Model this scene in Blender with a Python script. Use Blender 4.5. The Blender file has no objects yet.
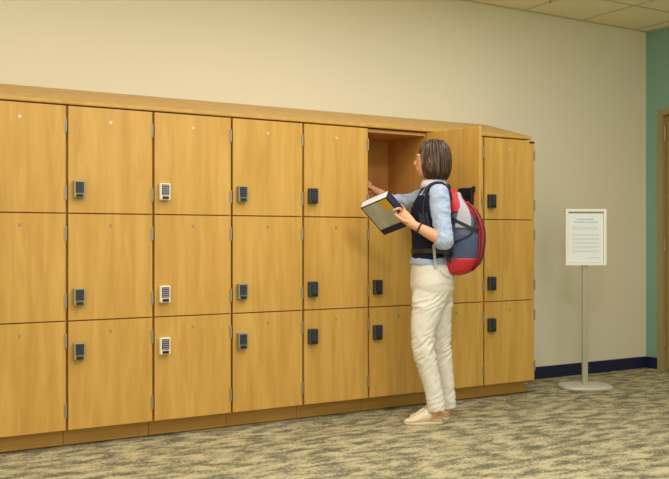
import bpy, bmesh, math, random
from mathutils import Vector, Matrix, noise
PI = math.pi
random.seed(4)
S = bpy.context.scene
C = S.collection

# ------------------------------------------------------------------ helpers
def lin(c):
    return tuple(((v/255)/12.92 if v/255 <= .04045 else ((v/255+.055)/1.055)**2.4) for v in c)

def mat(name, rgb, rough=.6, metal=0., bump=None, spec=.5):
    m = bpy.data.materials.new(name); m.use_nodes = True
    n = m.node_tree; b = n.nodes['Principled BSDF']
    b.inputs['Base Color'].default_value = (*lin(rgb), 1)
    b.inputs['Roughness'].default_value = rough
    b.inputs['Metallic'].default_value = metal
    b.inputs['Specular IOR Level'].default_value = spec
    if bump:
        scale, strength = bump
        t = n.nodes.new('ShaderNodeTexCoord'); x = n.nodes.new('ShaderNodeTexNoise')
        x.inputs['Scale'].default_value = scale; x.inputs['Detail'].default_value = 4
        bp = n.nodes.new('ShaderNodeBump'); bp.inputs['Strength'].default_value = strength
        bp.inputs['Distance'].default_value = .01
        n.links.new(t.outputs['Object'], x.inputs['Vector'])
        n.links.new(x.outputs['Fac'], bp.inputs['Height'])
        n.links.new(bp.outputs['Normal'], b.inputs['Normal'])
    return m

def noisemat(name, cols, mapscale, nscale, detail=3, rough=.6, distort=0., pos=None, spec=.5, space='Object', bump=0):
    """colour ramp driven by stretched noise"""
    m = mat(name, cols[0], rough, spec=spec); n = m.node_tree; b = n.nodes['Principled BSDF']
    t = n.nodes.new('ShaderNodeTexCoord'); mp = n.nodes.new('ShaderNodeMapping')
    mp.inputs['Scale'].default_value = mapscale
    x = n.nodes.new('ShaderNodeTexNoise'); x.inputs['Scale'].default_value = nscale
    x.inputs['Detail'].default_value = detail; x.inputs['Distortion'].default_value = distort
    r = n.nodes.new('ShaderNodeValToRGB')
    if space == 'World':
        g = n.nodes.new('ShaderNodeNewGeometry'); n.links.new(g.outputs['Position'], mp.inputs['Vector'])
    else:
        n.links.new(t.outputs[space], mp.inputs['Vector'])
    n.links.new(mp.outputs['Vector'], x.inputs['Vector'])
    n.links.new(x.outputs['Fac'], r.inputs['Fac'])
    e = r.color_ramp.elements
    pos = pos or [.3+.4*i/(len(cols)-1) for i in range(len(cols))]
    while len(e) < len(cols): e.new(.5)
    for i, c in enumerate(cols):
        e[i].position = pos[i]; e[i].color = (*lin(c), 1)
    n.links.new(r.outputs['Color'], b.inputs['Base Color'])
    if bump:
        bp = n.nodes.new('ShaderNodeBump'); bp.inputs['Strength'].default_value = bump
        bp.inputs['Distance'].default_value = .01
        n.links.new(x.outputs['Fac'], bp.inputs['Height'])
        n.links.new(bp.outputs['Normal'], b.inputs['Normal'])
    return m

def obj(name, bm, m, parent=None, smooth=False, bevel=0, seg=2):
    me = bpy.data.meshes.new(name)
    bmesh.ops.recalc_face_normals(bm, faces=bm.faces)
    bm.to_mesh(me); bm.free()
    for x in (m if isinstance(m, (list, tuple)) else [m]): me.materials.append(x)
    o = bpy.data.objects.new(name, me); C.objects.link(o)
    if parent: o.parent = parent
    if smooth:
        for p in me.polygons: p.use_smooth = True
    if bevel:
        b = o.modifiers.new('bevel', 'BEVEL'); b.width = bevel; b.segments = seg; b.limit_method = 'ANGLE'
    return o

def empty(name, loc, rz=0):
    o = bpy.data.objects.new(name, None); C.objects.link(o)
    o.location = loc; o.rotation_euler = (0, 0, rz); o.empty_display_size = .1
    return o

def tag(o, label, cat, group=None):
    o['label'] = label; o['category'] = cat
    if group: o['group'] = group
    return o

def box(bm, x0, x1, y0, y1, z0, z1, mi=0):
    v = [bm.verts.new((x, y, z)) for x in (x0, x1) for y in (y0, y1) for z in (z0, z1)]
    for f in ((0,1,3,2), (4,6,7,5), (0,4,5,1), (2,3,7,6), (0,2,6,4), (1,5,7,3)):
        bm.faces.new([v[i] for i in f]).material_index = mi

def frame_of(t, ref):
    t = t.normalized(); r = Vector(ref)
    s = (r - t*r.dot(t))
    if s.length < 1e-4: s = t.orthogonal()
    s.normalize()
    return s, t.cross(s)

def loft(bm, rings, n=28, cap=True, mi=0):
    """rings: lists of Vectors (equal count) -> skinned surface"""
    vs = [[bm.verts.new(p) for p in r] for r in rings]
    for a, b in zip(vs, vs[1:]):
        k = len(a)
        for i in range(k):
            bm.faces.new((a[i], a[(i+1) % k], b[(i+1) % k], b[i])).material_index = mi
    if cap:
        bm.faces.new(list(reversed(vs[0]))).material_index = mi
        bm.faces.new(vs[-1]).material_index = mi

def catmull(P, k):
    """P: list of tuples of any length -> resampled"""
    out = []
    for i in range(len(P)-1):
        p0, p1, p2, p3 = P[max(i-1, 0)], P[i], P[i+1], P[min(i+2, len(P)-1)]
        for j in range(k):
            t = j/k
            out.append(tuple(.5*(2*b+(c-a)*t+(2*a-5*b+4*c-d)*t*t+(3*b-a-3*c+d)*t**3)
                             for a, b, c, d in zip(p0, p1, p2, p3)))
    out.append(tuple(P[-1]))
    return out

def tube(bm, pts, ref=(0, 1, 0), n=16, k=4, round_ends=True, mi=0):
    """pts: (x,y,z,ra[,rb]); ra along ref, rb across. Spline smoothed, rounded ends."""
    P = [tuple(p) if len(p) == 5 else (*p, p[3]) for p in pts]
    P = catmull(P, k) if k > 1 else P
    V = [Vector(p[:3]) for p in P]
    rings = []
    for i, p in enumerate(P):
        t = V[min(i+1, len(V)-1)]-V[max(i-1, 0)]
        s, u = frame_of(t, ref)
        rings.append((V[i], t.normalized(), s, u, p[3], p[4]))
    full = []
    def ring(c, s, u, a, b): return [c+s*(a*math.cos(2*PI*j/n))+u*(b*math.sin(2*PI*j/n)) for j in range(n)]
    if round_ends:
        c, t, s, u, a, b = rings[0]
        for q in (80, 60, 35, 15):
            q = math.radians(q); full.append(ring(c-t*(min(a, b)*math.sin(q)), s, u, a*math.cos(q), b*math.cos(q)))
    for c, t, s, u, a, b in rings: full.append(ring(c, s, u, a, b))
    if round_ends:
        c, t, s, u, a, b = rings[-1]
        for q in (15, 35, 60, 80):
            q = math.radians(q); full.append(ring(c+t*(min(a, b)*math.sin(q)), s, u, a*math.cos(q), b*math.cos(q)))
    loft(bm, full, mi=mi)

def hrings(bm, rows, ang=0, n=40, k=4, power=2.0, mi=0):
    """rows: (cx,cy,z,a,b): horizontal superellipses, a along the depth axis, rotated by ang"""
    P = catmull(rows, k) if k > 1 else rows
    ca, sa = math.cos(ang), math.sin(ang)
    R = []
    for cx, cy, z, a, b in P:
        r = []
        for j in range(n):
            th = 2*PI*j/n; c, s = math.cos(th), math.sin(th)
            x = a*math.copysign(abs(c)**(2/power), c); y = b*math.copysign(abs(s)**(2/power), s)
            r.append(Vector((cx+x*ca-y*sa, cy+x*sa+y*ca, z)))
        R.append(r)
    loft(bm, R, mi=mi)

def ball(bm, c, r, rot=None, n=24, m=14, mi=0):
    """ellipsoid"""
    c = Vector(c); M = rot or Matrix.Identity(3)
    R = []
    for i in range(1, m):
        ph = PI*i/m
        R.append([c+M @ Vector((r[0]*math.sin(ph)*math.cos(2*PI*j/n), r[1]*math.sin(ph)*math.sin(2*PI*j/n),
                                 -r[2]*math.cos(ph))) for j in range(n)])
    loft(bm, R, mi=mi)

def fuse(name, bm, m, parent, voxel, smooth=3, folds=None):
    """merge overlapping closed shapes into ONE continuous skin"""
    me = bpy.data.meshes.new('raw')
    bmesh.ops.recalc_face_normals(bm, faces=bm.faces)
    bm.to_mesh(me); bm.free()
    t = bpy.data.objects.new('raw', me); C.objects.link(t)
    r = t.modifiers.new('r', 'REMESH'); r.mode = 'VOXEL'; r.voxel_size = voxel
    if smooth:
        s = t.modifiers.new('s', 'SMOOTH'); s.factor = .6; s.iterations = smooth
    dg = bpy.context.evaluated_depsgraph_get()
    out = bpy.data.meshes.new_from_object(t.evaluated_get(dg))
    bpy.data.objects.remove(t); bpy.data.meshes.remove(me)
    out.materials.clear(); out.materials.append(m)
    if folds:
        ns = [v.normal.copy() for v in out.vertices]
        for v, nn in zip(out.vertices, ns): v.co += nn*folds(v.co)
    for p in out.polygons: p.use_smooth = True
    o = bpy.data.objects.new(name, out); C.objects.link(o); out.name = name
    o.parent = parent
    return o

def struct(o, **kw):
    o['kind'] = 'structure'; return o

# ------------------------------------------------------------------ materials
M_wood = noisemat('maple_laminate', [(190,145,66), (200,155,74), (208,165,85)], (9, 9, .9), 2.2, 5, .42, .6, spec=.4, space='World')
M_woodh = noisemat('maple_laminate_horizontal', [(172,128,56), (182,138,64), (190,147,74)], (.9, 9, 14), 2.2, 5, .45, .6, spec=.4, space='World')
M_in = noisemat('locker_inside', [(190,136,66), (203,150,78)], (6, 6, .9), 2, 4, .55, .4, space='World')
M_edge = mat('brown_edge_band', (96, 50, 28), .6)
M_wall = mat('cream_wall_paint', (229, 220, 195), .75, bump=(120, .08), spec=.25)
M_teal = mat('teal_wall_paint', (136, 170, 152), .75, bump=(120, .08), spec=.25)
M_ceil = noisemat('ceiling_tile', [(240,228,190), (246,237,204)], (1, 1, 1), 90, 4, .9, spec=.1, space='World', bump=.1)
M_tbar = mat('ceiling_grid_metal', (206, 192, 152), .5)
M_base = mat('navy_rubber_base', (24, 26, 62), .5)
M_steel = mat('brushed_hinge_steel', (168, 156, 126), .4, .7)
M_black = mat('black_plastic', (22, 20, 24), .4)
M_frame = mat('white_frame', (240, 234, 216), .4)
M_sheet = mat('paper', (232, 236, 232), .6)
M_print = mat('pale_print', (176, 190, 196), .7)
M_grey = mat('stand_grey_metal', (196, 192, 172), .45, .1)
M_pole = mat('pole_aluminium', (176, 170, 144), .4, .35)
M_door = mat('olive_door_paint', (150, 136, 84), .55)
M_dframe = mat('olive_door_frame', (160, 142, 92), .5)

def carpet():
    m = mat('mottled_carpet', (170, 158, 122), .95, spec=.1); n = m.node_tree; b = n.nodes['Principled BSDF']
    g = n.nodes.new('ShaderNodeNewGeometry')
    def nz(sc, scale, det, dist):
        mp = n.nodes.new('ShaderNodeMapping'); mp.inputs['Scale'].default_value = sc
        mp.inputs['Rotation'].default_value = (0, 0, .05)
        x = n.nodes.new('ShaderNodeTexNoise'); x.inputs['Scale'].default_value = scale
        x.inputs['Detail'].default_value = det; x.inputs['Distortion'].default_value = dist
        n.links.new(g.outputs['Position'], mp.inputs['Vector']); n.links.new(mp.outputs['Vector'], x.inputs['Vector'])
        return x
    a = nz((.62, 1.3, 1), 12, 12, .25); f = nz((.8, 1.2, 1), 75, 5, 0); v = nz((1, 1, 1), 1.2, 2, 0)
    mx = n.nodes.new('ShaderNodeMath'); mx.operation = 'MULTIPLY_ADD'; mx.inputs[1].default_value = .75
    n.links.new(f.outputs['Fac'], mx.inputs[0]); n.links.new(a.outputs['Fac'], mx.inputs[2])
    m2 = n.nodes.new('ShaderNodeMath'); m2.operation = 'MULTIPLY_ADD'; m2.inputs[1].default_value = .12
    n.links.new(v.outputs['Fac'], m2.inputs[0]); n.links.new(mx.outputs[0], m2.inputs[2])
    r = n.nodes.new('ShaderNodeValToRGB'); e = r.color_ramp.elements
    cols = [(.78, (106, 101, 80)), (.86, (128, 122, 97)), (.93, (152, 144, 114)), (1.0, (176, 165, 130)), (1.09, (190, 178, 142))]
    while len(e) < len(cols): e.new(.5)
    for i, (p, c) in enumerate(cols): e[i].position = p/1.25; e[i].color = (*lin(c), 1)
    sc_ = n.nodes.new('ShaderNodeMath'); sc_.operation = 'MULTIPLY'; sc_.inputs[1].default_value = .8
    n.links.new(m2.outputs[0], sc_.inputs[0]); n.links.new(sc_.outputs[0], r.inputs['Fac']); n.links.new(r.outputs['Color'], b.inputs['Base Color'])
    bp = n.nodes.new('ShaderNodeBump'); bp.inputs['Strength'].default_value = .5; bp.inputs['Distance'].default_value = .006
    n.links.new(f.outputs['Fac'], bp.inputs['Height']); n.links.new(bp.outputs['Normal'], b.inputs['Normal'])
    return m
M_carpet = carpet()

# ------------------------------------------------------------------ the room
WY, TX, CZ = .465, 5.34, 2.80          # back wall, teal wall, ceiling height
XL, YF = -3.2, -6.6
bm = bmesh.new(); box(bm, XL, TX+.12, YF, WY, -.05, 0); struct(obj('floor', bm, M_carpet))
bm = bmesh.new(); box(bm, XL, TX, WY, WY+.1, 0, CZ); struct(obj('wall_back', bm, M_wall))
bm = bmesh.new()                        # the teal wall with its door opening
DY1, DY0, DZ = .295, -.68, 2.085
box(bm, TX, TX+.12, DY1, WY+.1, 0, CZ); box(bm, TX, TX+.12, YF, DY0, 0, CZ); box(bm, TX, TX+.12, DY0, DY1, DZ, CZ)
struct(obj('wall_right', bm, M_teal))
bm = bmesh.new(); box(bm, XL, TX, YF, WY+.1, CZ, CZ+.05); struct(obj('ceiling', bm, M_ceil))
bm = bmesh.new()
GX = [4.59-.61*i for i in range(-1, 13)]; GY = [-.06-.61*i for i in range(0, 11)]
for x in GX: box(bm, x-.010, x+.010, YF, WY, CZ-.003, CZ)
for y in GY: box(bm, XL, TX, y-.010, y+.010, CZ-.003, CZ)
box(bm, XL, TX, WY-.02, WY, CZ-.008, CZ); box(bm, TX-.02, TX, YF, WY, CZ-.008, CZ)
struct(obj('trim_1', bm, M_tbar))
bm = bmesh.new(); box(bm, 3.72, TX, WY-.012, WY, 0, .094); struct(obj('baseboard_back', bm, M_base, bevel=.003))
bm = bmesh.new(); box(bm, TX-.012, TX, DY1+.045, WY-.012, 0, .094); struct(obj('baseboard_right', bm, M_base, bevel=.003))
d = struct(empty('door_1', (TX, DY1, 0)))
bm = bmesh.new()
box(bm, -.014, .12, -.002, .046, 0, DZ+.045); box(bm, -.014, .12, DY0-DY1-.046, DY0-DY1+.002, 0, DZ+.045)
box(bm, -.014, .12, DY0-DY1+.002, -.002, DZ-.002, DZ+.045)
obj('door_frame', bm, M_dframe, d, bevel=.002)
bm = bmesh.new(); box(bm, .03, .075, DY0-DY1+.006, -.006, .001, DZ-.006); obj('door_leaf', bm, M_door, d, bevel=.002)
for z in (1.93, 1.03, .25):
    bm = bmesh.new()
    tube(bm, [(.016, -.006, z-.06, .008), (.016, -.006, z+.06, .008)], n=12, k=1, round_ends=False)
    box(bm, -.016, -.0135, .006, .022, z-.055, z+.055)
    obj('hinge', bm, M_steel, d)
bm = bmesh.new(); tube(bm, [(-.0, DY0-DY1+.07, 1.0, .01), (-.03, DY0-DY1+.07, 1.0, .01), (-.035, DY0-DY1+.12, 1.0, .01), (-.035, DY0-DY1+.19, 1.0, .009)], n=12)
box(bm, .0, .03, DY0-DY1+.04, DY0-DY1+.10, .96, 1.04)
obj('door_handle', bm, M_steel, d, smooth=True)

# sprinkler head just inside the picture at the top
sp = tag(empty('ceiling_sprinkler', (3.90, .10, CZ)), 'small metal sprinkler head hanging from the tiled ceiling', 'sprinkler')
bm = bmesh.new(); hrings(bm, [(0,0,-.008,.022,.022), (0,0,-.004,.034,.034), (0,0,-.001,.036,.036)], n=24, k=1); obj('escutcheon', bm, M_steel, sp, smooth=True)
bm = bmesh.new(); hrings(bm, [(0,0,-.03,.006,.006), (0,0,-.018,.008,.008), (0,0,-.006,.010,.010)], n=16, k=1)
hrings(bm, [(0,0,-.036,.014,.014), (0,0,-.033,.014,.014)], n=16, k=1)
tube(bm, [(.009,0,-.008,.0015), (.011,0,-.022,.0015), (.002,0,-.034,.0015)], n=8); tube(bm, [(-.009,0,-.008,.0015), (-.011,0,-.022,.0015), (-.002,0,-.034,.0015)], n=8)
obj('sprinkler_head', bm, M_steel, sp)

# ------------------------------------------------------------------ lockers
CW = .4550
ZB = [.095, .652, 1.200, 1.751]         # bottom of each door row, top of the last
DEP = .435
G = .0065                               # half gap at the sides of a door
DW = CW-2*G
def carcass(w=CW):
    bm = bmesh.new()
    t = .011
    box(bm, 0, t, .008, DEP, ZB[0], ZB[3]); box(bm, w-t, w, .008, DEP, ZB[0], ZB[3])
    box(bm, t, w-t, DEP-.01, DEP, ZB[0], ZB[3])
    for z in (ZB[0]+.008, ZB[1]+.001, ZB[2]+.001, ZB[3]-.014): box(bm, t, w-t, .006, DEP-.01, z-.009, z+.009)
    return bm
def lock_body():
    bm = bmesh.new(); box(bm, -.029, .029, -.030, 0, -.045, .045); return bm
def keypad():
    bm = bmesh.new(); box(bm, -.020, .020, -.0325, -.029, -.018, .038)
    for r in range(5):
        for c in (0, 1): box(bm, -.0165+c*.0175, -.001+c*.0175, -.0352, -.0325, .0285-r*.0112, .0345-r*.0112, 1)
    return bm
def turn_knob():
    bm = bmesh.new(); box(bm, -.017, .017, -.036, -.029, -.039, -.025)
    tube(bm, [(-.012, -.037, -.032, .003), (.012, -.037, -.032, .003)], n=10, k=1); return bm

M_keyb = mat('keypad_dark', (20, 22, 32), .35); M_key = mat('key_slate', (58, 66, 84), .35)
LOCKS = {'tan': mat('tan_lock_metal', (158, 146, 108), .4, .2), 'white': mat('white_lock_plastic', (238, 228, 208), .4),
         'grey': mat('grey_lock_metal', (138, 136, 114), .4, .2), 'dark': mat('dark_lock_metal', (66, 66, 62), .4, .2)}
M_keyg = mat('key_grey', (150, 150, 150), .4)
M_keyw = mat('keypad_black', (20, 22, 26), .4)
M_disc = mat('pale_disc', (226, 206, 182), .3, .3)
M_plate = mat('grey_number_plate', (168, 146, 104), .45, .2)

def make_door(parent, row, style, hinge_only=False):
    """origin at the hinge axis (right side), closed door spans -x"""
    z0, z1 = ZB[row]+.003, ZB[row+1]-(.003 if row < 2 else .005); h = z1-z0
    d = bpy.data.objects.new('door', None)
    bm = bmesh.new(); box(bm, -DW, 0, -.010, .010, 0, h)
    o = obj('door', bm, M_wood, parent, bevel=.0012, seg=1)
    o.location = (CW-G, -.010, z0)
    for hz in (.100, h-.100):
        b2 = bmesh.new()
        hx = G-.005
        tube(b2, [(hx, -.0125, hz-.034, .0045), (hx, -.0125, hz+.034, .0045)], n=12, k=1, round_ends=False)
        box(b2, hx-.0105, hx-.002, -.0125, -.0095, hz-.032, hz+.032)
        for s in (-.0345, .0345): ball(b2, (hx, -.0125, hz+s), (.0045, .0045, .003), n=10, m=6)
        obj('hinge', b2, M_steel, o)
    lz = h-.152 if row == 0 else .119
    lx = -DW+.050
    lb = obj('lock_housing', lock_body(), LOCKS[style], o, bevel=.005, seg=3); lb.location = (lx, -.010, lz)
    kp = obj('keypad', keypad(), [M_keyb, M_key] if style != 'white' else [M_keyb, M_keyg], o); kp.location = (lx, -.010, lz)
    kn = obj('lock_knob', turn_knob(), M_keyw, o); kn.location = (lx, -.010, lz)
    b3 = bmesh.new()
    if row == 2:
        tube(b3, [(0, .001, 0, .0085), (0, -.003, 0, .0085)], ref=(1,0,0), n=20, k=1, round_ends=False)
        for a in range(3): box(b3, -.004, .004, -.0036, -.003, -.004+a*.003, -.0025+a*.003)
        q = obj('number_disc', b3, M_disc, o)
    else:
        box(b3, -.007, .007, -.002, .001, -.009, .009); box(b3, -.003, .003, -.0028, -.002, -.006, .006)
        q = obj('number_plate', b3, M_plate, o, bevel=.001)
    q.location = (-DW/2-.004, -.010, h-(.072 if row == 2 else .058))
    return o

names = [
 ('tan',  'leftmost column of three maple lockers, cut off by the left edge of the picture'),
 ('tan',  'second locker column from the left, maple doors with tan-framed keypad locks'),
 ('white','maple locker column whose three keypad locks have white frames'),
 ('grey', 'maple locker column with grey locks, just right of the white-locked column'),
 ('dark', 'maple locker column with dark locks, directly left of the opened locker'),
 ('dark', 'maple locker column whose top door stands open, the woman reaching in'),
 ('dark', 'maple locker column behind the backpack, mostly hidden by the open door'),
 ('dark', 'rightmost maple locker column, at the end of the bank near the notice stand')]
for k, (style, label) in enumerate(names):
    t = tag(empty('locker_cabinet', (k*CW, 0, 0)), label, 'lockers', 'three-door locker columns along the cream wall')
    obj('carcass', carcass(), M_in, t)
    bm = bmesh.new(); box(bm, .001, CW-.001 if k < 7 else CW-.02, .062, .08, .007, ZB[0]-.001); box(bm, .001, CW-.001 if k < 7 else CW-.02, .082, .40, 0, .05); obj('plinth', bm, M_woodh, t, bevel=.0015, seg=1)
    for row in range(3):
        o = make_door(t, row, style)
        if k == 5 and row == 2:                      # the opened one
            o.location.x = CW-G+.004; o.location.y = -.014
            o.rotation_euler = (0, 0, math.radians(98.5))
            b4 = bmesh.new(); h = ZB[3]-ZB[2]-.006
            box(b4, -DW+.040, -DW+.150, .010, .036, .076, .176)
            box(b4, -DW+.028, -DW+.045, .010, .028, .150, .184)
            ib = obj('lock_back', b4, M_black, o, bevel=.004); ib['label'] = 'black inner lock box'
    if k == 7:
        bm = bmesh.new(); box(bm, CW-.052, CW-.008, -.024, -.019, ZB[3]-.024, ZB[3]-.012)
        obj('bumper_strip', bm, mat('dark_bumper', (60, 26, 34), .5), t, bevel=.001)

# the sloped top runs over the whole bank
tp = tag(empty('locker_hood', (0, 0, 0)), 'long sloping maple top over all the lockers', 'locker top')
XE = 8*CW-.030
def prism(x0, x1, prof):
    bm = bmesh.new()
    a = [bm.verts.new((x0, y, z)) for y, z in prof]; b = [bm.verts.new((x1, y, z)) for y, z in prof]
    n = len(prof); bm.faces.new(a); bm.faces.new(b[::-1])
    for i in range(n): bm.faces.new((a[i], b[i], b[(i+1) % n], a[(i+1) % n]))
    return bm
obj('slanted_board', prism(0, XE, [(-.018, 1.773), (WY-.004, 1.909), (WY-.004, 1.891), (-.018, 1.757)]), M_wood, tp, bevel=.002)
obj('front_rail', prism(0, XE, [(-.016, 1.754), (-.016, 1.764), (.03, 1.774), (.03, 1.754)]), M_woodh, tp, bevel=.001)
obj('end_gusset', prism(XE-.02, XE-.001, [(.035, 1.754), (.035, 1.772), (WY-.006, 1.892), (WY-.006, 1.754)]), M_wood, tp)

# ------------------------------------------------------------------ notice stand
ST = tag(empty('notice_stand', (4.146, .006, 0), -.47), 'grey floor stand holding a white framed notice beside the lockers', 'sign stand')
bm = bmesh.new()
rb = []
for z, s in ((0, 1), (.008, 1), (.016, .985), (.022, .93), (.026, .6)):
    rb.append([Vector((math.copysign(abs(math.cos(2*PI*j/48))**.55, math.cos(2*PI*j/48))*.188*s,
                       math.copysign(abs(math.sin(2*PI*j/48))**.75, math.sin(2*PI*j/48))*.150*s, z)) for j in range(48)])
loft(bm, rb); obj('base', bm, M_grey, ST, smooth=True)
bm = bmesh.new(); box(bm, -.021, .021, -.011, .011, .02, .94); obj('pole', bm, M_pole, ST, bevel=.004)
FW, FH, FZ = .150, .203, 1.083
bm = bmesh.new()
b_ = .020
box(bm, -FW, -FW+b_, -.03, -.010, FZ-FH, FZ+FH); box(bm, FW-b_, FW, -.03, -.010, FZ-FH, FZ+FH)
box(bm, -FW+b_, FW-b_, -.03, -.010, FZ-FH, FZ-FH+b_); box(bm, -FW+b_, FW-b_, -.03, -.010, FZ+FH-b_, FZ+FH)
box(bm, -FW+.004, FW-.004, -.014, -.010, FZ-FH+.004, FZ+FH-.004)
obj('sign_frame', bm, M_frame, ST, bevel=.003)
bm = bmesh.new(); box(bm, -FW+b_+.003, FW-b_-.003, -.019, -.014, FZ-FH+b_+.003, FZ+FH-b_-.012)
sh = obj('notice_sheet', bm, M_sheet, ST)
def words(x0, x1, z, hh=.002):
    bm = bmesh.new(); x = x0
    while x < x1:
        w = random.uniform(.008, .022); box(bm, x, min(x+w, x1), -.0198, -.019, FZ+z-hh, FZ+z+hh); x += w+.005
    obj('text_line', bm, M_print, sh)
words(-.062, .062, .128, .005); words(-.082, .088, .108, .0045)
for z in (.072, .064, .056): words(-.095, .09, z, .0013)
for z in (.020, .012, -.010, -.018, -.038, -.046, -.068, -.076, -.098, -.106): words(-.095, .095, z, .0015)
words(.02, .10, -.148, .002)
bm = bmesh.new(); box(bm, -FW+b_+.001, FW-b_-.001, -.022, -.014, FZ+FH-b_-.010, FZ+FH-b_-.002); obj('sheet_clip', bm, mat('clip_grey', (158, 148, 134), .4), ST)

# ------------------------------------------------------------------ the woman
# local axes: she faces about -x, camera side is -y
PB = (2.466, -.415, 0); PR = -math.radians(30.65)
W = tag(empty('person', PB, PR), 'dark-haired woman in navy vest, blue shirt and white trousers reaching into an open locker', 'person')
M_skin = mat('skin', (214, 158, 118), .5, bump=(60, .05))
M_shirt = noisemat('chambray_shirt', [(146,162,190), (166,181,206), (184,196,214)], (1,1,1), 140, 3, .85, spec=.2, bump=.15)
M_vest = mat('navy_vest', (26, 26, 44), .85, bump=(90, .3), spec=.2)
M_pants = mat('off_white_trousers', (224, 218, 204), .8, bump=(160, .12), spec=.2)
M_hair = noisemat('brown_hair', [(36,24,17), (70,48,32), (134,104,66)], (1, 1, .12), 70, 3, .42, .3, pos=[.35,.55,.72], bump=.6)
M_shoe = mat('cream_canvas', (228, 212, 184), .75, bump=(200, .15))
M_heel = mat('tan_suede', (206, 164, 118), .8)
M_sole = mat('cream_sole', (214, 200, 170), .6)

A0 = -math.radians(9)       # body turned slightly away from the camera (depth axis of the ellipses)

# torso sections: centre x,y, z, half depth, half width
def torso(g=0., zmin=-9, zmax=9, sh=0.):
    rows = [(-0.0058, 0.0000, 0.7190, 0.0935, 0.12), (-0.0029, 0.0000, 0.7657, 0.1168, 0.15), (-0.0044, 0.0000, 0.8007, 0.1212, 0.16), (-0.0015, 0.0000, 0.8299, 0.1241, 0.162), (-0.0058, 0.0000, 0.8883, 0.1168, 0.15), (-0.0146, 0.0000, 0.9468, 0.1022, 0.132), (-0.0175, 0.0000, 1.0169, 0.0964, 0.126),
            (-0.0161, 0.0000, 1.0869, 0.1008, 0.132), (-0.0146, 0.0000, 1.1570, 0.1081, 0.142), (-0.0117, 0.0000, 1.2213, 0.1110, 0.15), (-0.0044, 0.0000, 1.2739, 0.1037, 0.158), (0.0044, 0.0000, 1.3206, 0.0862, 0.155),
            (0.0088, 0.0000, 1.3527, 0.0613, 0.115), (0.0073, 0.0000, 1.3790, 0.0394, 0.062)]
    return [(x, y, z, a+g, b+g) for x, y, z, a, b in rows if zmin < z < zmax]

NSH = (0.0170, -0.1500, 1.3189); NEL = (0.0391, -0.2250, 1.0581); NWR = (-0.1347, -0.2050, 1.1507)
FSH = (-0.0120, 0.1500, 1.3219); FEL = (-0.1730, 0.3000, 1.2858); FWR = (-0.3091, 0.4150, 1.3692)

# ---- body: one continuous skin
bm = bmesh.new()
hrings(bm, torso(-.014), A0, n=32)
HC = Vector((-0.0029, 0.0000, 1.5309))
hd = math.radians(24); HF = Vector((-math.cos(hd), math.sin(hd), 0)); HL = Vector((-HF.y, HF.x, 0))   # facing, her left
HM = Matrix((HF, HL, Vector((0, 0, 1)))).transposed()
def H(f, l, z): return HC+HF*f+HL*l+Vector((0, 0, z))
tube(bm, [(*(0.0175, 0.0000, 1.3440), .056), (*(0.0117, 0.0000, 1.3965), .052), (*(0.0029, 0.0000, 1.4608), .050)], k=3)
ball(bm, H(-.006, 0, .018), (.090, .072, .088), HM)
hrings_pts = []
for f, z, a, b in ((.030, .03, .062, .062), (.034, 0, .060, .060), (.036, -.03, .056, .054), (.040, -.055, .050, .046), (.046, -.078, .040, .036), (.052, -.094, .026, .024), (.054, -.101, .012, .012)):
    hrings_pts.append([H(f, 0, z)+HF*(a*math.cos(2*PI*j/28))+HL*(b*math.sin(2*PI*j/28)) for j in range(28)])
loft(bm, hrings_pts)
tube(bm, [(*H(.086, 0, .016), .008), (*H(.100, 0, -.006), .009), (*H(.106, 0, -.018), .011), (*H(.092, 0, -.024), .010)], n=12)      # nose
tube(bm, [(*H(.086, .022, -.046), .005), (*H(.096, 0, -.044), .0075), (*H(.086, -.022, -.046), .005)], n=10)                          # lips
tube(bm, [(*H(.084, .024, -.053), .005), (*H(.093, 0, -.054), .007), (*H(.084, -.024, -.053), .005)], n=10)
for s in (1, -1):
    tube(bm, [(*H(.084, s*.012, .026), .006), (*H(.082, s*.034, .030), .007), (*H(.068, s*.052, .022), .006)], n=10)                 # brows
    ball(bm, H(0, s*.074, -.008), (.017, .008, .030), HM)                                                                          # ears
def arm(shd, elb, wri, m1, m2):
    S_, E_, W_ = Vector(shd), Vector(elb), Vector(wri)
    tube(bm, [(*S_, .043), (*(S_.lerp(E_, .5)), .039), (*E_, .034)], k=3)
    tube(bm, [(*E_, .035), (*(E_.lerp(W_, .3)), .036), (*(E_.lerp(W_, .7)), .029), (*W_, .024)], k=3)
arm(NSH, NEL, NWR, 0, 0); arm(FSH, FEL, FWR, 0, 0)
# near hand: palm behind the right edge of the book, thumb and forefinger in front, three fingers behind
def digit(pts, r):
    n_ = len(pts); tube(bm, [(*p, r*(1-.22*i/(n_-1))) for i, p in enumerate(pts)], n=12, k=3)
nP = (-0.1746, -0.1850, 1.1904)
tube(bm, [(*NWR, .021, .026), (*(-0.1545, -0.1970, 1.1705), .018, .031), (*(-0.1803, -0.1840, 1.1961), .016, .034), (*(-0.1947, -0.1760, 1.2132), .014, .032)], ref=(0, 1, 0), k=3)
digit([(-0.1627, -0.2050, 1.1647), (-0.1845, -0.2220, 1.1699), (-0.2096, -0.2240, 1.1867), (-0.2325, -0.2130, 1.2065)], .0105)            # thumb
digit([(-0.1889, -0.1800, 1.2244), (-0.2078, -0.2000, 1.2406), (-0.2271, -0.2080, 1.2375), (-0.2442, -0.2030, 1.2293)], .0092)      # forefinger
digit([(-0.1838, -0.1650, 1.2107), (-0.1742, -0.1150, 1.2361), (-0.1927, -0.0780, 1.2592), (-0.2252, -0.0600, 1.2628)], .0092)
digit([(-0.1782, -0.1650, 1.1938), (-0.1610, -0.1180, 1.2149), (-0.1782, -0.0820, 1.2361), (-0.2076, -0.0660, 1.2395)], .0088)
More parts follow.
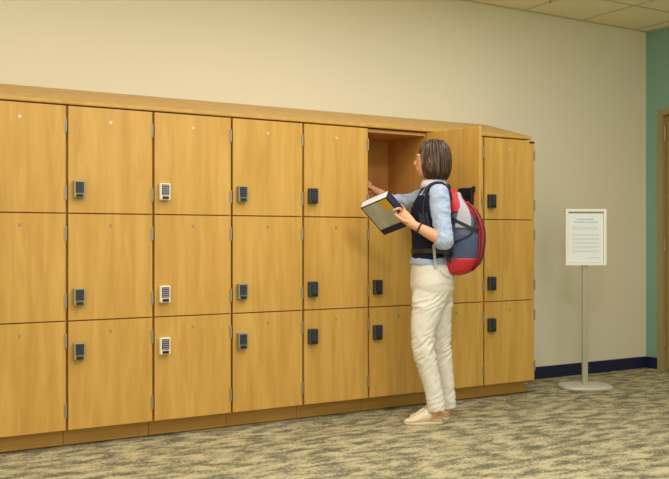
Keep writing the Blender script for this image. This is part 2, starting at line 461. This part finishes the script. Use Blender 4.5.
digit([(-0.1695, -0.1700, 1.1739), (-0.1504, -0.1280, 1.1890), (-0.1606, -0.0940, 1.2099), (-0.1899, -0.0760, 1.2133)], .0078)
# far hand reaching into the locker, fingers half curled
tube(bm, [(*FWR, .021, .025), (*(-0.3228, 0.4350, 1.3862), .016, .030), (*(-0.3464, 0.4580, 1.4002), .014, .033)], ref=(0, 0, 1), k=3)
digit([(-0.3191, 0.4250, 1.3824), (-0.3349, 0.4250, 1.3666), (-0.3548, 0.4400, 1.3643), (-0.3682, 0.4520, 1.3681)], .0100)
digit([(-0.3488, 0.4450, 1.3867), (-0.3691, 0.4650, 1.3910), (-0.3812, 0.4850, 1.3871), (-0.3840, 0.4970, 1.3788)], .0088)
digit([(-0.3513, 0.4560, 1.4013), (-0.3720, 0.4800, 1.4110), (-0.3837, 0.5030, 1.4073), (-0.3865, 0.5160, 1.3978)], .0090)
digit([(-0.3501, 0.4660, 1.4146), (-0.3676, 0.4920, 1.4271), (-0.3780, 0.5140, 1.4247), (-0.3815, 0.5270, 1.4152)], .0086)
digit([(-0.3442, 0.4740, 1.4247), (-0.3571, 0.4980, 1.4377), (-0.3660, 0.5160, 1.4370), (-0.3700, 0.5280, 1.4300)], .0076)
# legs
NL = [(*(-0.0058, -0.0750, 0.8103), .072), (*(-0.0403, -0.0800, 0.6495), .064), (*(-0.0718, -0.0850, 0.4776), .048), (*(-0.0460, -0.0830, 0.3624), .047), (*(-0.0086, -0.0800, 0.2124), .036), (*(0.0144, -0.0780, 0.0913), .032)]
FL = [(*(0.0296, 0.0750, 0.8028), .072), (*(0.0444, 0.0740, 0.6370), .064), (*(0.0444, 0.0720, 0.4595), .048), (*(0.0711, 0.0740, 0.3408), .047), (*(0.0889, 0.0780, 0.1861), .036), (*(0.1008, 0.0800, 0.0731), .032)]
tube(bm, NL, k=3); tube(bm, FL, k=3)
tube(bm, [(*(0.0173, -0.0740, 0.0848), .030), (*(-0.0115, -0.0660, 0.0486), .028), (*(-0.0866, -0.0600, 0.0226), .018), (*(-0.1328, -0.0600, 0.0168), .012)], k=3)
tube(bm, [(*(0.1008, 0.0800, 0.0671), .030), (*(0.0652, 0.0760, 0.0442), .026), (*(-0.0178, 0.0840, 0.0177), .018), (*(-0.0594, 0.0860, 0.0114), .012)], k=3)
body = fuse('body', bm, M_skin, W, .0042, 2)
M_eye = mat('eye_white', (230, 226, 218), .3); M_iris = mat('dark_iris', (50, 34, 24), .3)
for s in (1, -1):
    bm = bmesh.new(); ball(bm, H(.074, s*.030, .012), (.012, .013, .009), HM, n=16, m=10); e = obj('eye', bm, M_eye, W, smooth=True)
    bm = bmesh.new(); ball(bm, H(.083, s*.031, .012), (.004, .006, .006), HM, n=12, m=8); obj('iris', bm, M_iris, e, smooth=True)
bm = bmesh.new(); tube(bm, [(*H(.0915, .016, -.0495), .003), (*H(.1005, 0, -.049), .0045), (*H(.0915, -.016, -.0495), .003)], n=8); obj('mouth', bm, mat('lips', (176, 96, 84), .5), W, smooth=True)

# ---- hair: a chin-length bob
bm = bmesh.new()
hrows = [(0.0058, 0.004, 1.6524, 0.0234, 0.022), (0.0058, 0.004, 1.6389, 0.0584, 0.052), (0.0058, 0.004, 1.6126, 0.0789, 0.073), (0.0073, 0.004, 1.5776, 0.0891, 0.082), (0.0111, 0.004, 1.5367, 0.0917, 0.087), (0.0155, 0.004, 1.4958, 0.0885, 0.089), (0.0181, 0.004, 1.4608, 0.0824, 0.087), (0.0204, 0.004, 1.4316, 0.0701, 0.078), (0.0234, 0.004, 1.4140, 0.0526, 0.06), (0.0263, 0.004, 1.4070, 0.0321, 0.035)]
P_ = catmull(hrows, 5); R = []
for cx, cy, z, a, b in P_:
    r = []
    for j in range(96):
        th = 2*PI*j/96; low = max(0, min(1, (1.60-z)/.14))
        wv = 1+low*(.012*math.sin(th*17+z*20)+.010*math.sin(th*31+1.3+z*9))
        if math.cos(th) > .75: wv *= 1-.0*low
        q = Vector((cx, cy, z))+Vector((math.cos(hd*.6), -math.sin(hd*.6), 0))*(-a*math.cos(th)*wv)+Vector((math.sin(hd*.6), math.cos(hd*.6), 0))*(-b*math.sin(th)*wv)
        r.append(q)
    R.append(r)
loft(bm, R)
for i in range(26):                        # separate locks of hair round the outside
    a = .75+i*(2*PI-1.5)/25; pts = []
    for t in range(6):
        f = t/5; cx, cy, z, aa, bb = P_[int(5+f*(len(P_)-13))]
        q = Vector((cx, cy, z))+Vector((math.cos(hd*.6), -math.sin(hd*.6), 0))*(-aa*math.cos(a+.06*math.sin(f*3+i)))+Vector((math.sin(hd*.6), math.cos(hd*.6), 0))*(-bb*math.sin(a+.06*math.sin(f*3+i)))
        pts.append((*q, .0045+.0045*math.sin(PI*min(1, f+.1))))
    tube(bm, pts, n=8, k=3)
obj('hair', bm, M_hair, W, smooth=True)

# ---- shirt with rolled sleeves and collar
def wr(amp, f1):
    def g(c):
        n1 = noise.noise(Vector((c.x*f1, c.y*f1, c.z*f1*1.6)))
        n2 = noise.noise(Vector((c.x*f1*2.3+5, c.y*f1*2.3, c.z*f1*3.9)))
        return amp*(1-abs(n1)*2.2)+amp*.5*n2
    return g
bm = bmesh.new()
hrings(bm, torso(0, zmin=.905), A0, n=36)
def sleeve(S_, E_, W_, c):
    S_, E_, W_ = Vector(S_), Vector(E_), Vector(W_)
    tube(bm, [(*(S_+Vector((0, 0, .004))), .056), (*S_.lerp(E_, .3), .054), (*S_.lerp(E_, .7), .050), (*E_, .050)], k=4)
    tube(bm, [(*E_, .050), (*E_.lerp(W_, c*.6), .049), (*E_.lerp(W_, c), .047)], k=3, round_ends=False)
    q = E_.lerp(W_, c); dd = (W_-E_).normalized()
    tube(bm, [(*(q-dd*.022), .054), (*(q-dd*.010), .0545), (*(q+dd*.006), .0525)], k=2, round_ends=False)
sleeve(NSH, NEL, NWR, .17); sleeve(FSH, FEL, FWR, .16)
tube(bm, [(*(0.0175, 0.0000, 1.3615), .071, .066), (*(0.0088, 0.0000, 1.3907), .062, .060), (*(0.0000, 0.0000, 1.4111), .058, .056)], k=3, round_ends=False)   # collar stand
hrings(bm, [(*(-0.0146, 0.0000, 0.9205), .122, .147), (*(-0.0146, 0.0000, 0.9438), .116, .140), (*(-0.0146, 0.0000, 0.9701), .100, .128)], A0, n=36)               # hem
shirt = fuse('shirt', bm, M_shirt, W, .0055, 2, wr(.0055, 13))
bm = bmesh.new()
for s in (1, -1):                                                                # collar leaves
    c0 = Vector((0.0000, 0.0000, 1.4053)); q = []
    for i in range(9):
        th = s*(.15+i*.33); c_, s_ = math.cos(th), math.sin(th)
        q.append((c0+HF*(.062*c_)+HL*(.058*s_)+Vector((0, 0, .006)), c0+HF*(.080*c_)+HL*(.074*s_)+Vector((0, 0, -.030-.012*max(0, c_)))))
    for (a, b), (c, d_) in zip(q, q[1:]): bm.faces.new([bm.verts.new(x) for x in (a, b, d_, c)])
bmesh.ops.remove_doubles(bm, verts=bm.verts, dist=.0005)
co = obj('collar', bm, mat('pale_collar', (206, 196, 206), .8), W, smooth=True)
sd = co.modifiers.new('t', 'SOLIDIFY'); sd.thickness = .004

# ---- vest
bm = bmesh.new()
rv = [r for r in torso(.0065, zmin=.93, zmax=1.345)]
hrings(bm, rv, A0, n=36)
vest = fuse('vest', bm, M_vest, W, .0055, 2, wr(.002, 14))

# ---- trousers
bm = bmesh.new()
hrings(bm, torso(.006, zmax=.960)[:7], A0, n=36)
tube(bm, [(*(0.0000, -0.0700, 0.8158), .108, .084), (*(-0.0259, -0.0740, 0.7354), .100, .080), (*(-0.0432, -0.0780, 0.6494), .088, .076), (*(-0.0632, -0.0820, 0.5577), .074, .070), (*(-0.0661, -0.0850, 0.4718), .064, .062),
          (*(-0.0517, -0.0840, 0.3855), .060, .060), (*(-0.0259, -0.0820, 0.2875), .055, .056), (*(-0.0029, -0.0800, 0.1894), .051, .053), (*(0.0132, -0.0780, 0.0827), .050, .052)], ref=(1, 0, 0), k=4, n=28, round_ends=False)
tube(bm, [(*(0.0326, 0.0720, 0.8089), .104, .084), (*(0.0326, 0.0740, 0.7259), .096, .080), (*(0.0415, 0.0740, 0.6370), .082, .076), (*(0.0474, 0.0730, 0.5423), .070, .070), (*(0.0503, 0.0720, 0.4536), .062, .062),
          (*(0.0622, 0.0730, 0.3646), .058, .060), (*(0.0770, 0.0750, 0.2636), .054, .056), (*(0.0889, 0.0780, 0.1624), .050, .053), (*(0.1008, 0.0800, 0.0671), .047, .052)], ref=(1, 0, 0), k=4, n=28, round_ends=False)
def pf(c):
    k = math.exp(-((c.z-.44)/.10)**2)+.8*math.exp(-((c.z-.70)/.05)**2)+.35*math.exp(-((c.z-.12)/.07)**2)+.12
    n1 = noise.noise(Vector((c.x*8+c.z*6, c.y*7, c.z*30-c.x*22)))
    n2 = noise.noise(Vector((c.x*9+3, c.y*9, c.z*13+c.x*16)))
    return .0085*k*(1-2.4*abs(n1))+.005*(k+.4)*n2-.003*k
tr = fuse('trousers', bm, M_pants, W, .0055, 1, pf)
bm = bmesh.new(); tube(bm, [(*(0.0283, -0.1580, 0.8938), .004), (*(0.0567, -0.1560, 0.8654), .004), (*(0.0911, -0.1300, 0.8586), .004)], n=8); obj('pocket_welt', bm, M_pants, tr, smooth=True)

# ---- shoes
def shoe(tx, ty, hx, hy, name='shoe'):
    """toe and heel on the floor (local xy)"""
    T, Hh = Vector((tx, ty, 0)), Vector((hx, hy, 0)); f = (T-Hh).normalized(); l = Vector((-f.y, f.x, 0)); L = (T-Hh).length
    def ringp(prof, z0f, z1f, n=18):
        R = []
        for t, w_, zt in prof:
            c = Hh+f*(t*L); r = []
            for j in range(n):
                a = 2*PI*j/n; r.append(c+l*(w_*math.cos(a))+Vector((0, 0, max(z0f, zt*.5+z0f*.5+(zt-z0f)*.5*math.sin(a)))))
            R.append(r)
        return R
    e = None
    bm = bmesh.new()
    loft(bm, ringp(catmull([(.015, .012, .03), (.04, .026, .060), (.12, .034, .074), (.28, .038, .084), (.40, .040, .094), (.52, .043, .080), (.70, .047, .054), (.86, .042, .036), (.96, .027, .028), (1.0, .008, .020)], 3), .010, 0))
    up = obj(name, bm, M_shoe, W, smooth=True)
    bm = bmesh.new(); R0 = []
    for z, g in ((0, -.002), (.004, 0.002), (.014, 0.002), (.0175, -.002)):
        r = []
        for j in range(40):
            a = 2*PI*j/40; ca, sa = math.cos(a), math.sin(a)
            wd = .044 if ca > 0 else .035
            r.append(Hh+f*(L*.5+(L*.5+g)*math.copysign(abs(ca)**.8, ca))+l*((wd+g)*(.9+.12*ca)*math.copysign(abs(sa)**.75, sa))+Vector((0, 0, z)))
        R0.append(r)
    loft(bm, R0); obj('sole', bm, M_sole, up, smooth=True)
    bm = bmesh.new(); loft(bm, ringp(catmull([(0.0, .014, .05), (.04, .029, .064), (.14, .0355, .072), (.30, .039, .070), (.36, .040, .050)], 3), .016, 0)); q = obj('heel_counter', bm, M_heel, up, smooth=True); q['label'] = 'tan heel'
    bm = bmesh.new()
    for i in range(4):
        t = .50+i*.065; zt = .090-i*.0105
        for s in (1, -1):
            a_ = Hh+f*(t*L)+l*(.020*s)+Vector((0, 0, zt-.005)); b_2 = Hh+f*((t+.05)*L)-l*(.018*s)+Vector((0, 0, zt-.012)); m_ = a_.lerp(b_2, .5)+Vector((0, 0, .009))
            tube(bm, [(*a_, .003), (*m_, .003), (*b_2, .003)], n=8, k=2)
    obj('laces', bm, mat('laces_white', (236, 228, 208), .8), up, smooth=True)
shoe(-0.1732, -0.0600, 0.0520, -0.0520)
shoe(-0.1277, 0.0880, 0.1066, 0.0700)

# ---- bracelet
bm = bmesh.new(); q = Vector(NEL).lerp(Vector(NWR), .80); dd = (Vector(NWR)-Vector(NEL)).normalized(); s1, s2 = frame_of(dd, (0, 1, 0))
cp = [q+s1*(.0305*math.cos(2*PI*j/24))+s2*(.0305*math.sin(2*PI*j/24)) for j in range(24)]
vs = []
for j in range(24):
    o_ = (cp[j]-q).normalized(); vs.append([cp[j]+o_*(.0035*math.cos(a))+dd*(.005*math.sin(a)) for a in [i*PI/4 for i in range(8)]])
g_ = [[bm.verts.new(p) for p in r] for r in vs]
for i in range(24):
    for j in range(8): bm.faces.new((g_[i][j], g_[i][(j+1) % 8], g_[(i+1) % 24][(j+1) % 8], g_[(i+1) % 24][j]))
obj('bracelet', bm, mat('black_band', (24, 20, 22), .5), W, smooth=True)

# ------------------------------------------------------------------ backpack
B = tag(empty('backpack', PB, PR), "red and slate grey hiking backpack on the woman's back", 'backpack')
M_red = mat('red_nylon', (190, 34, 48), .55, bump=(50, .25)); M_slate = mat('slate_nylon', (92, 100, 122), .6, bump=(50, .3))
M_mar = mat('maroon_nylon', (96, 22, 44), .6, bump=(50, .25)); M_web = mat('navy_webbing', (40, 44, 66), .7, bump=(120, .3)); M_silver = mat('light_grey_nylon', (172, 168, 176), .55, bump=(60, .25))
BA = A0
prof = [(0.1343, -0.020, 0.8679, 0.0234, 0.06), (0.1519, -0.020, 0.8854, 0.0584, 0.11), (0.1665, -0.020, 0.9234, 0.0789, 0.132), (0.1767, -0.020, 0.9818, 0.0891, 0.142), (0.1820, -0.020, 1.0519, 0.0943, 0.146), (0.1811, -0.020, 1.1220, 0.0935, 0.144), (0.1723, -0.020, 1.1833, 0.0847, 0.14), (0.1563, -0.020, 1.2388, 0.0686, 0.132), (0.1358, -0.020, 1.2855, 0.0482, 0.118), (0.1197, -0.020, 1.3235, 0.0321, 0.098), (0.1081, -0.020, 1.3498, 0.0146, 0.055)]
BP = catmull(prof, 6); NB = 64; PWR = 2.9
BC, BS = math.cos(BA), math.sin(BA)
def bag_pt(i, th, g=0):
    cx, cy, z, a, b = BP[i]; c, s = math.cos(th), math.sin(th)
    x = (a+g)*math.copysign(abs(c)**(2/PWR), c); y = (b+g)*math.copysign(abs(s)**(2/PWR), s)
    k = 1+.012*noise.noise(Vector((x*22, y*22, z*22)))
    x *= k; y *= k
    return Vector((cx+x*BC-y*BS, cy+x*BS+y*BC, z+(g if i > len(BP)*.85 else 0)))
bm = bmesh.new(); loft(bm, [[bag_pt(i, 2*PI*j/NB) for j in range(NB)] for i in range(len(BP))])
mc = obj('main_compartment', bm, M_slate, B, smooth=True)
def panel(name, m, i0, i1, t0f, t1f, g, parent=B, steps=40, th=None):
    """raised panel covering rows i0..i1 between angles t0(row), t1(row) (0 = outward, -pi/2 = camera side)"""
    bm = bmesh.new(); rows = []
    for i in range(i0, i1+1):
        f = (i-i0)/max(1, i1-i0); a, b = t0f(f), t1f(f)
        rows.append([bm.verts.new(bag_pt(i, a+(b-a)*j/steps, g)) for j in range(steps+1)])
    for r, q in zip(rows, rows[1:]):
        for j in range(steps): bm.faces.new((r[j], r[j+1], q[j+1], q[j]))
    o = obj(name, bm, m, parent, smooth=True)
    s = o.modifiers.new('t', 'SOLIDIFY'); s.thickness = th or (g+.004); s.offset = -1
    return o
n_ = len(BP)-1
c_ = lambda v: (lambda f: v)
def I(f): return int(round(f*n_))
# rows run from the bottom (0) to the top (1)
panel('bottom_panel', M_red, I(.0), I(.27), c_(-2.7), c_(2.7), .004)['label'] = 'red bottom panel'
panel('top_lid', M_red, I(.66), I(1), c_(-2.75), c_(2.75), .006)['label'] = 'red top lid'
fp = panel('front_pocket', M_red, I(.10), I(.80), lambda f: -.62-.10*math.sin(f*PI), lambda f: .62+.10*math.sin(f*PI), .022)
panel('pocket_stripe', M_mar, I(.18), I(.74), lambda f: -.50+.18*f, lambda f: -.30+.22*f, .026, fp, 8)
panel('pocket_stripe', M_mar, I(.18), I(.74), c_(.25), c_(.42), .026, fp, 8)
panel('pocket_panel', M_silver, I(.52), I(.90), lambda f: -1.95+.75*f, lambda f: -1.32+.55*f, .013, B, 12)['label'] = 'light grey side gusset'
panel('pocket_panel', M_silver, I(.56), I(.84), lambda f: 1.12-.25*f, lambda f: 1.55-.25*f, .012, B, 12)
panel('side_pocket', mat('blue_grey_mesh', (66, 78, 108), .7, bump=(200, .5)), I(.10), I(.46), lambda f: -2.0-.1*f, lambda f: -.72-.12*f, .011, B, 20)['label'] = 'blue-grey side pocket'
panel('side_pocket', bpy.data.materials['blue_grey_mesh'], I(.10), I(.46), c_(.8), c_(2.0), .011, B, 20)
def strap(name, pts, m, w, t=.004, parent=B, k=6):
    """flat webbing: pts (x,y,z, nx,ny,nz) with surface normal"""
    P = catmull(pts, k); bm = bmesh.new(); rows = []
    for i, p in enumerate(P):
        v = Vector(p[:3]); tn = (Vector(P[min(i+1, len(P)-1)][:3])-Vector(P[max(i-1, 0)][:3])).normalized(); nn = Vector(p[3:6]).normalized()
        sd_ = tn.cross(nn).normalized(); nn = sd_.cross(tn)
        rows.append([v+sd_*w/2+nn*t/2, v-sd_*w/2+nn*t/2, v-sd_*w/2-nn*t/2, v+sd_*w/2-nn*t/2])
    loft(bm, rows); o = obj(name, bm, m, parent, bevel=.001, seg=1); return o
# compression strap and piping down the near side
def on_bag(fr, th, g): return bag_pt(I(fr), th, g)
for sgn in (-1, 1):
    pts = []
    for fr, th in ((.66, 2.5), (.60, 2.0), (.53, 1.5), (.50, 1.1), (.50, .85)):
        p = on_bag(fr, sgn*th, .016); c0 = Vector(BP[I(fr)][:3]); nn = (p-c0); nn.z = 0; pts.append((*p, *nn.normalized()))
    strap('compression_strap', pts, M_black, .018, .004, B)
    pts = []
    for fr, th in ((.62, .72), (.56, 1.0), (.46, 1.35), (.40, 1.9), (.36, 2.4)):
        p = on_bag(fr, sgn*th, .017); c0 = Vector(BP[I(fr)][:3]); nn = (p-c0); nn.z = 0; pts.append((*p, *nn.normalized()))
    strap('compression_strap', pts, M_black, .010, .004, B)
for th in (-.66, .66):
    bm = bmesh.new(); tube(bm, [(*on_bag(.12+.66*i/9, th*(1+.14*math.sin(i/9*PI)), .022), .0035) for i in range(10)], n=8, k=2); obj('piping', bm, M_black, fp, smooth=True)
bm = bmesh.new(); tube(bm, [(*on_bag(.20+.5*i/7, -.06, .025), .0028) for i in range(8)], n=8, k=2); obj('zip', bm, M_black, fp, smooth=True)
# grab loop
bm = bmesh.new(); tube(bm, [(*(0.0813, -0.0300, 1.3191), .006, .010), (*(0.0785, -0.0250, 1.3659), .005, .010), (*(0.0874, -0.0100, 1.3842), .005, .010), (*(0.0965, 0.0050, 1.3676), .005, .010), (*(0.0936, 0.0100, 1.3211), .006, .010)], n=10); obj('grab_loop', bm, M_web, B, smooth=True)
# shoulder straps, near and far
ns = [(*(0.0944, -0.1050, 1.2754), .8,-.3,.6), (*(0.0801, -0.1050, 1.3412), .5,-.2,.9), (*(0.0458, -0.1030, 1.3831), .2,-.2,1), (*(0.0000, -0.1020, 1.3866), -.3,-.3,1), (*(-0.0383, -0.1080, 1.3525), -.8,-.5,.5),
      (*(-0.0628, -0.1200, 1.2862), -.8,-.7,.1), (*(-0.0683, -0.1340, 1.2116), -.6,-.9,0), (*(-0.0539, -0.1480, 1.1431), -.4,-1,0), (*(-0.0170, -0.1520, 1.0750), 0,-1,0)]
strap('shoulder_strap', ns, M_web, .052, .013)
strap('strap_edge', [(p[0], p[1]-.0225, p[2], *p[3:]) for p in ns[:-1]], M_black, .010, .016)
fs = [(*(0.1013, 0.1050, 1.2840), .8,.3,.6), (*(0.0834, 0.1050, 1.3525), .5,.2,.9), (*(0.0477, 0.1030, 1.3959), .2,.2,1), (*(0.0000, 0.1020, 1.3994), -.3,.3,1), (*(-0.0399, 0.1080, 1.3646), -.8,.5,.5),
      (*(-0.0717, 0.1180, 1.2965), -.8,.6,.1), (*(-0.0777, 0.1240, 1.2190), -.6,.9,0), (*(-0.0540, 0.1440, 1.1355), -.3,1,0), (*(-0.0060, 0.1500, 1.0635), 0,1,0)]
strap('shoulder_strap', fs, M_web, .052, .013)
for s in (-1, 1):
    strap('lower_strap', [(*(-0.0175, 0.0000, 1.0811)[:1], s*.153, (-0.0175, 0.0000, 1.0811)[2], 0, s, 0), ((0.0292, 0.0000, 1.0052)[0], s*.158, (0.0292, 0.0000, 1.0052)[2], 0, s, 0), ((0.0935, 0.0000, 0.9351)[0], s*.135, (0.0935, 0.0000, 0.9351)[2], .3, s, 0)], M_black, .016, .004)
    bm = bmesh.new(); x_, z_ = (-0.0204, 0.0000, 1.0840)[0], (-0.0204, 0.0000, 1.0840)[2]
    box(bm, x_-.013, x_+.013, s*.160-.006, s*.160+.006, z_-.012, z_+.012); obj('buckle', bm, M_silver, B, bevel=.003)
strap('hanging_strap', [(*(-0.0125, -0.1580, 1.0410), -.2,-1,0), (*(-0.0068, -0.1500, 0.9729), 0,-1,0), (*(-0.0011, -0.1660, 0.9025), 0,-1,0)], M_silver, .016, .003)['label'] = 'light grey strap end'
strap('hip_belt', [(*(0.1084, -0.1200, 0.9781), .6,-1,0), (*(0.0625, -0.1440, 0.9927), .2,-1,0), (*(0.0057, -0.1500, 1.0013), 0,-1,0), (*(-0.0627, -0.1280, 1.0010), -.5,-1,0), (*(-0.1095, -0.0700, 1.0002), -1,-.5,0), (*(-0.1238, 0.0000, 0.9993), -1,0,0), (*(-0.1128, 0.0850, 0.9982), -1,.5,0), (*(-0.0660, 0.1380, 0.9975), -.5,1,0), (*(0.0180, 0.1550, 0.9913), 0,1,0), (*(0.1078, 0.1300, 0.9737), .5,1,0)], M_black, .026, .005)

# ------------------------------------------------------------------ the book in her hand
TL = Vector((-0.4268, -0.1000, 1.2470)); av = Vector((.143, -.11, .058)); bv = Vector((.126, .115, -.163))
bv = bv-av.normalized()*(bv.dot(av.normalized())); nv = av.cross(bv).normalized()
if nv.y < 0: nv = -nv
BL, BH, BT = av.length, bv.length, .060
ax, bx, nx = av.normalized(), bv.normalized(), nv
Mx = Matrix((ax, bx, nx)).transposed().to_4x4(); Mx.translation = TL
bk = bpy.data.objects.new('book', None); C.objects.link(bk); bk.empty_display_size = .05
bk.matrix_world = Matrix.Translation(PB) @ Matrix.Rotation(PR, 4, 'Z') @ Mx
tag(bk, "thick hardback book with grey cover held in the woman's near hand", 'book')
M_cov = noisemat('grey_cover', [(158,158,138), (188,188,170)], (6, 1.5, 1), 3, 2, .45); M_nav = mat('navy_cloth', (30, 28, 56), .6); M_page = noisemat('pages', [(206,202,204), (236,232,232)], (1, 1, 60), 6, 2, .8)
bm = bmesh.new(); box(bm, 0, BL, 0, BH, 0, .003); box(bm, 0, BL, 0, BH, BT-.003, BT); box(bm, BL-.003, BL, 0, BH, .003, BT-.003); obj('cover', bm, M_nav, bk, bevel=.0015)
bm = bmesh.new(); box(bm, .002, BL-.003, .002, BH-.005, .003, BT-.003); obj('pages', bm, M_page, bk)
bm = bmesh.new(); box(bm, .008, BL-.010, .008, BH-.045, -.0008, 0); obj('cover_picture', bm, M_cov, bk)
bm = bmesh.new(); box(bm, BL-.064, BL-.014, .010, .085, -.0014, -.0008); q = obj('cover_patch', bm, mat('mustard_patch', (206, 164, 34), .5), bk); q['label'] = 'mustard yellow patch'

# ------------------------------------------------------------------ light
def area(name, loc, sx, sy, power, col, rot=(0, 0, 0)):
    l = bpy.data.lights.new(name, 'AREA'); l.shape = 'RECTANGLE'; l.size = sx; l.size_y = sy; l.energy = power; l.color = col
    o = bpy.data.objects.new(name, l); C.objects.link(o); o.location = loc; o.rotation_euler = rot
    return o
WARM = (1.0, .99, .985)
for x, y, p in ((1.65, -2.6, 38), (-1.1, -2.6, 27), (4.3, -3.0, 12), (1.65, -5.2, 30), (-1.1, -5.2, 24),
                (.2, -1.15, 12), (1.75, -1.15, 16), (3.2, -1.15, 15)):
    area('ceiling_lamp', (x, y, CZ-.03), .6, .6, p, WARM)
w = bpy.data.worlds.new('world'); S.world = w; w.use_nodes = True
w.node_tree.nodes['Background'].inputs['Color'].default_value = (1.0, .965, .74, 1)
w.node_tree.nodes['Background'].inputs['Strength'].default_value = 1.05

# ------------------------------------------------------------------ camera
cam = bpy.data.cameras.new('camera'); cam.sensor_width = 36; cam.lens = 890/669*36
co_ = bpy.data.objects.new('camera', cam); C.objects.link(co_)
co_.location = (-.680, -4.596, 1.0665); co_.rotation_euler = (PI/2, 0, -.535)
S.camera = co_
S.view_settings.view_transform = 'Standard'; S.view_settings.look = 'None'
S.view_settings.exposure = 0.1; S.view_settings.gamma = 1; S.view_settings.use_curve_mapping = False
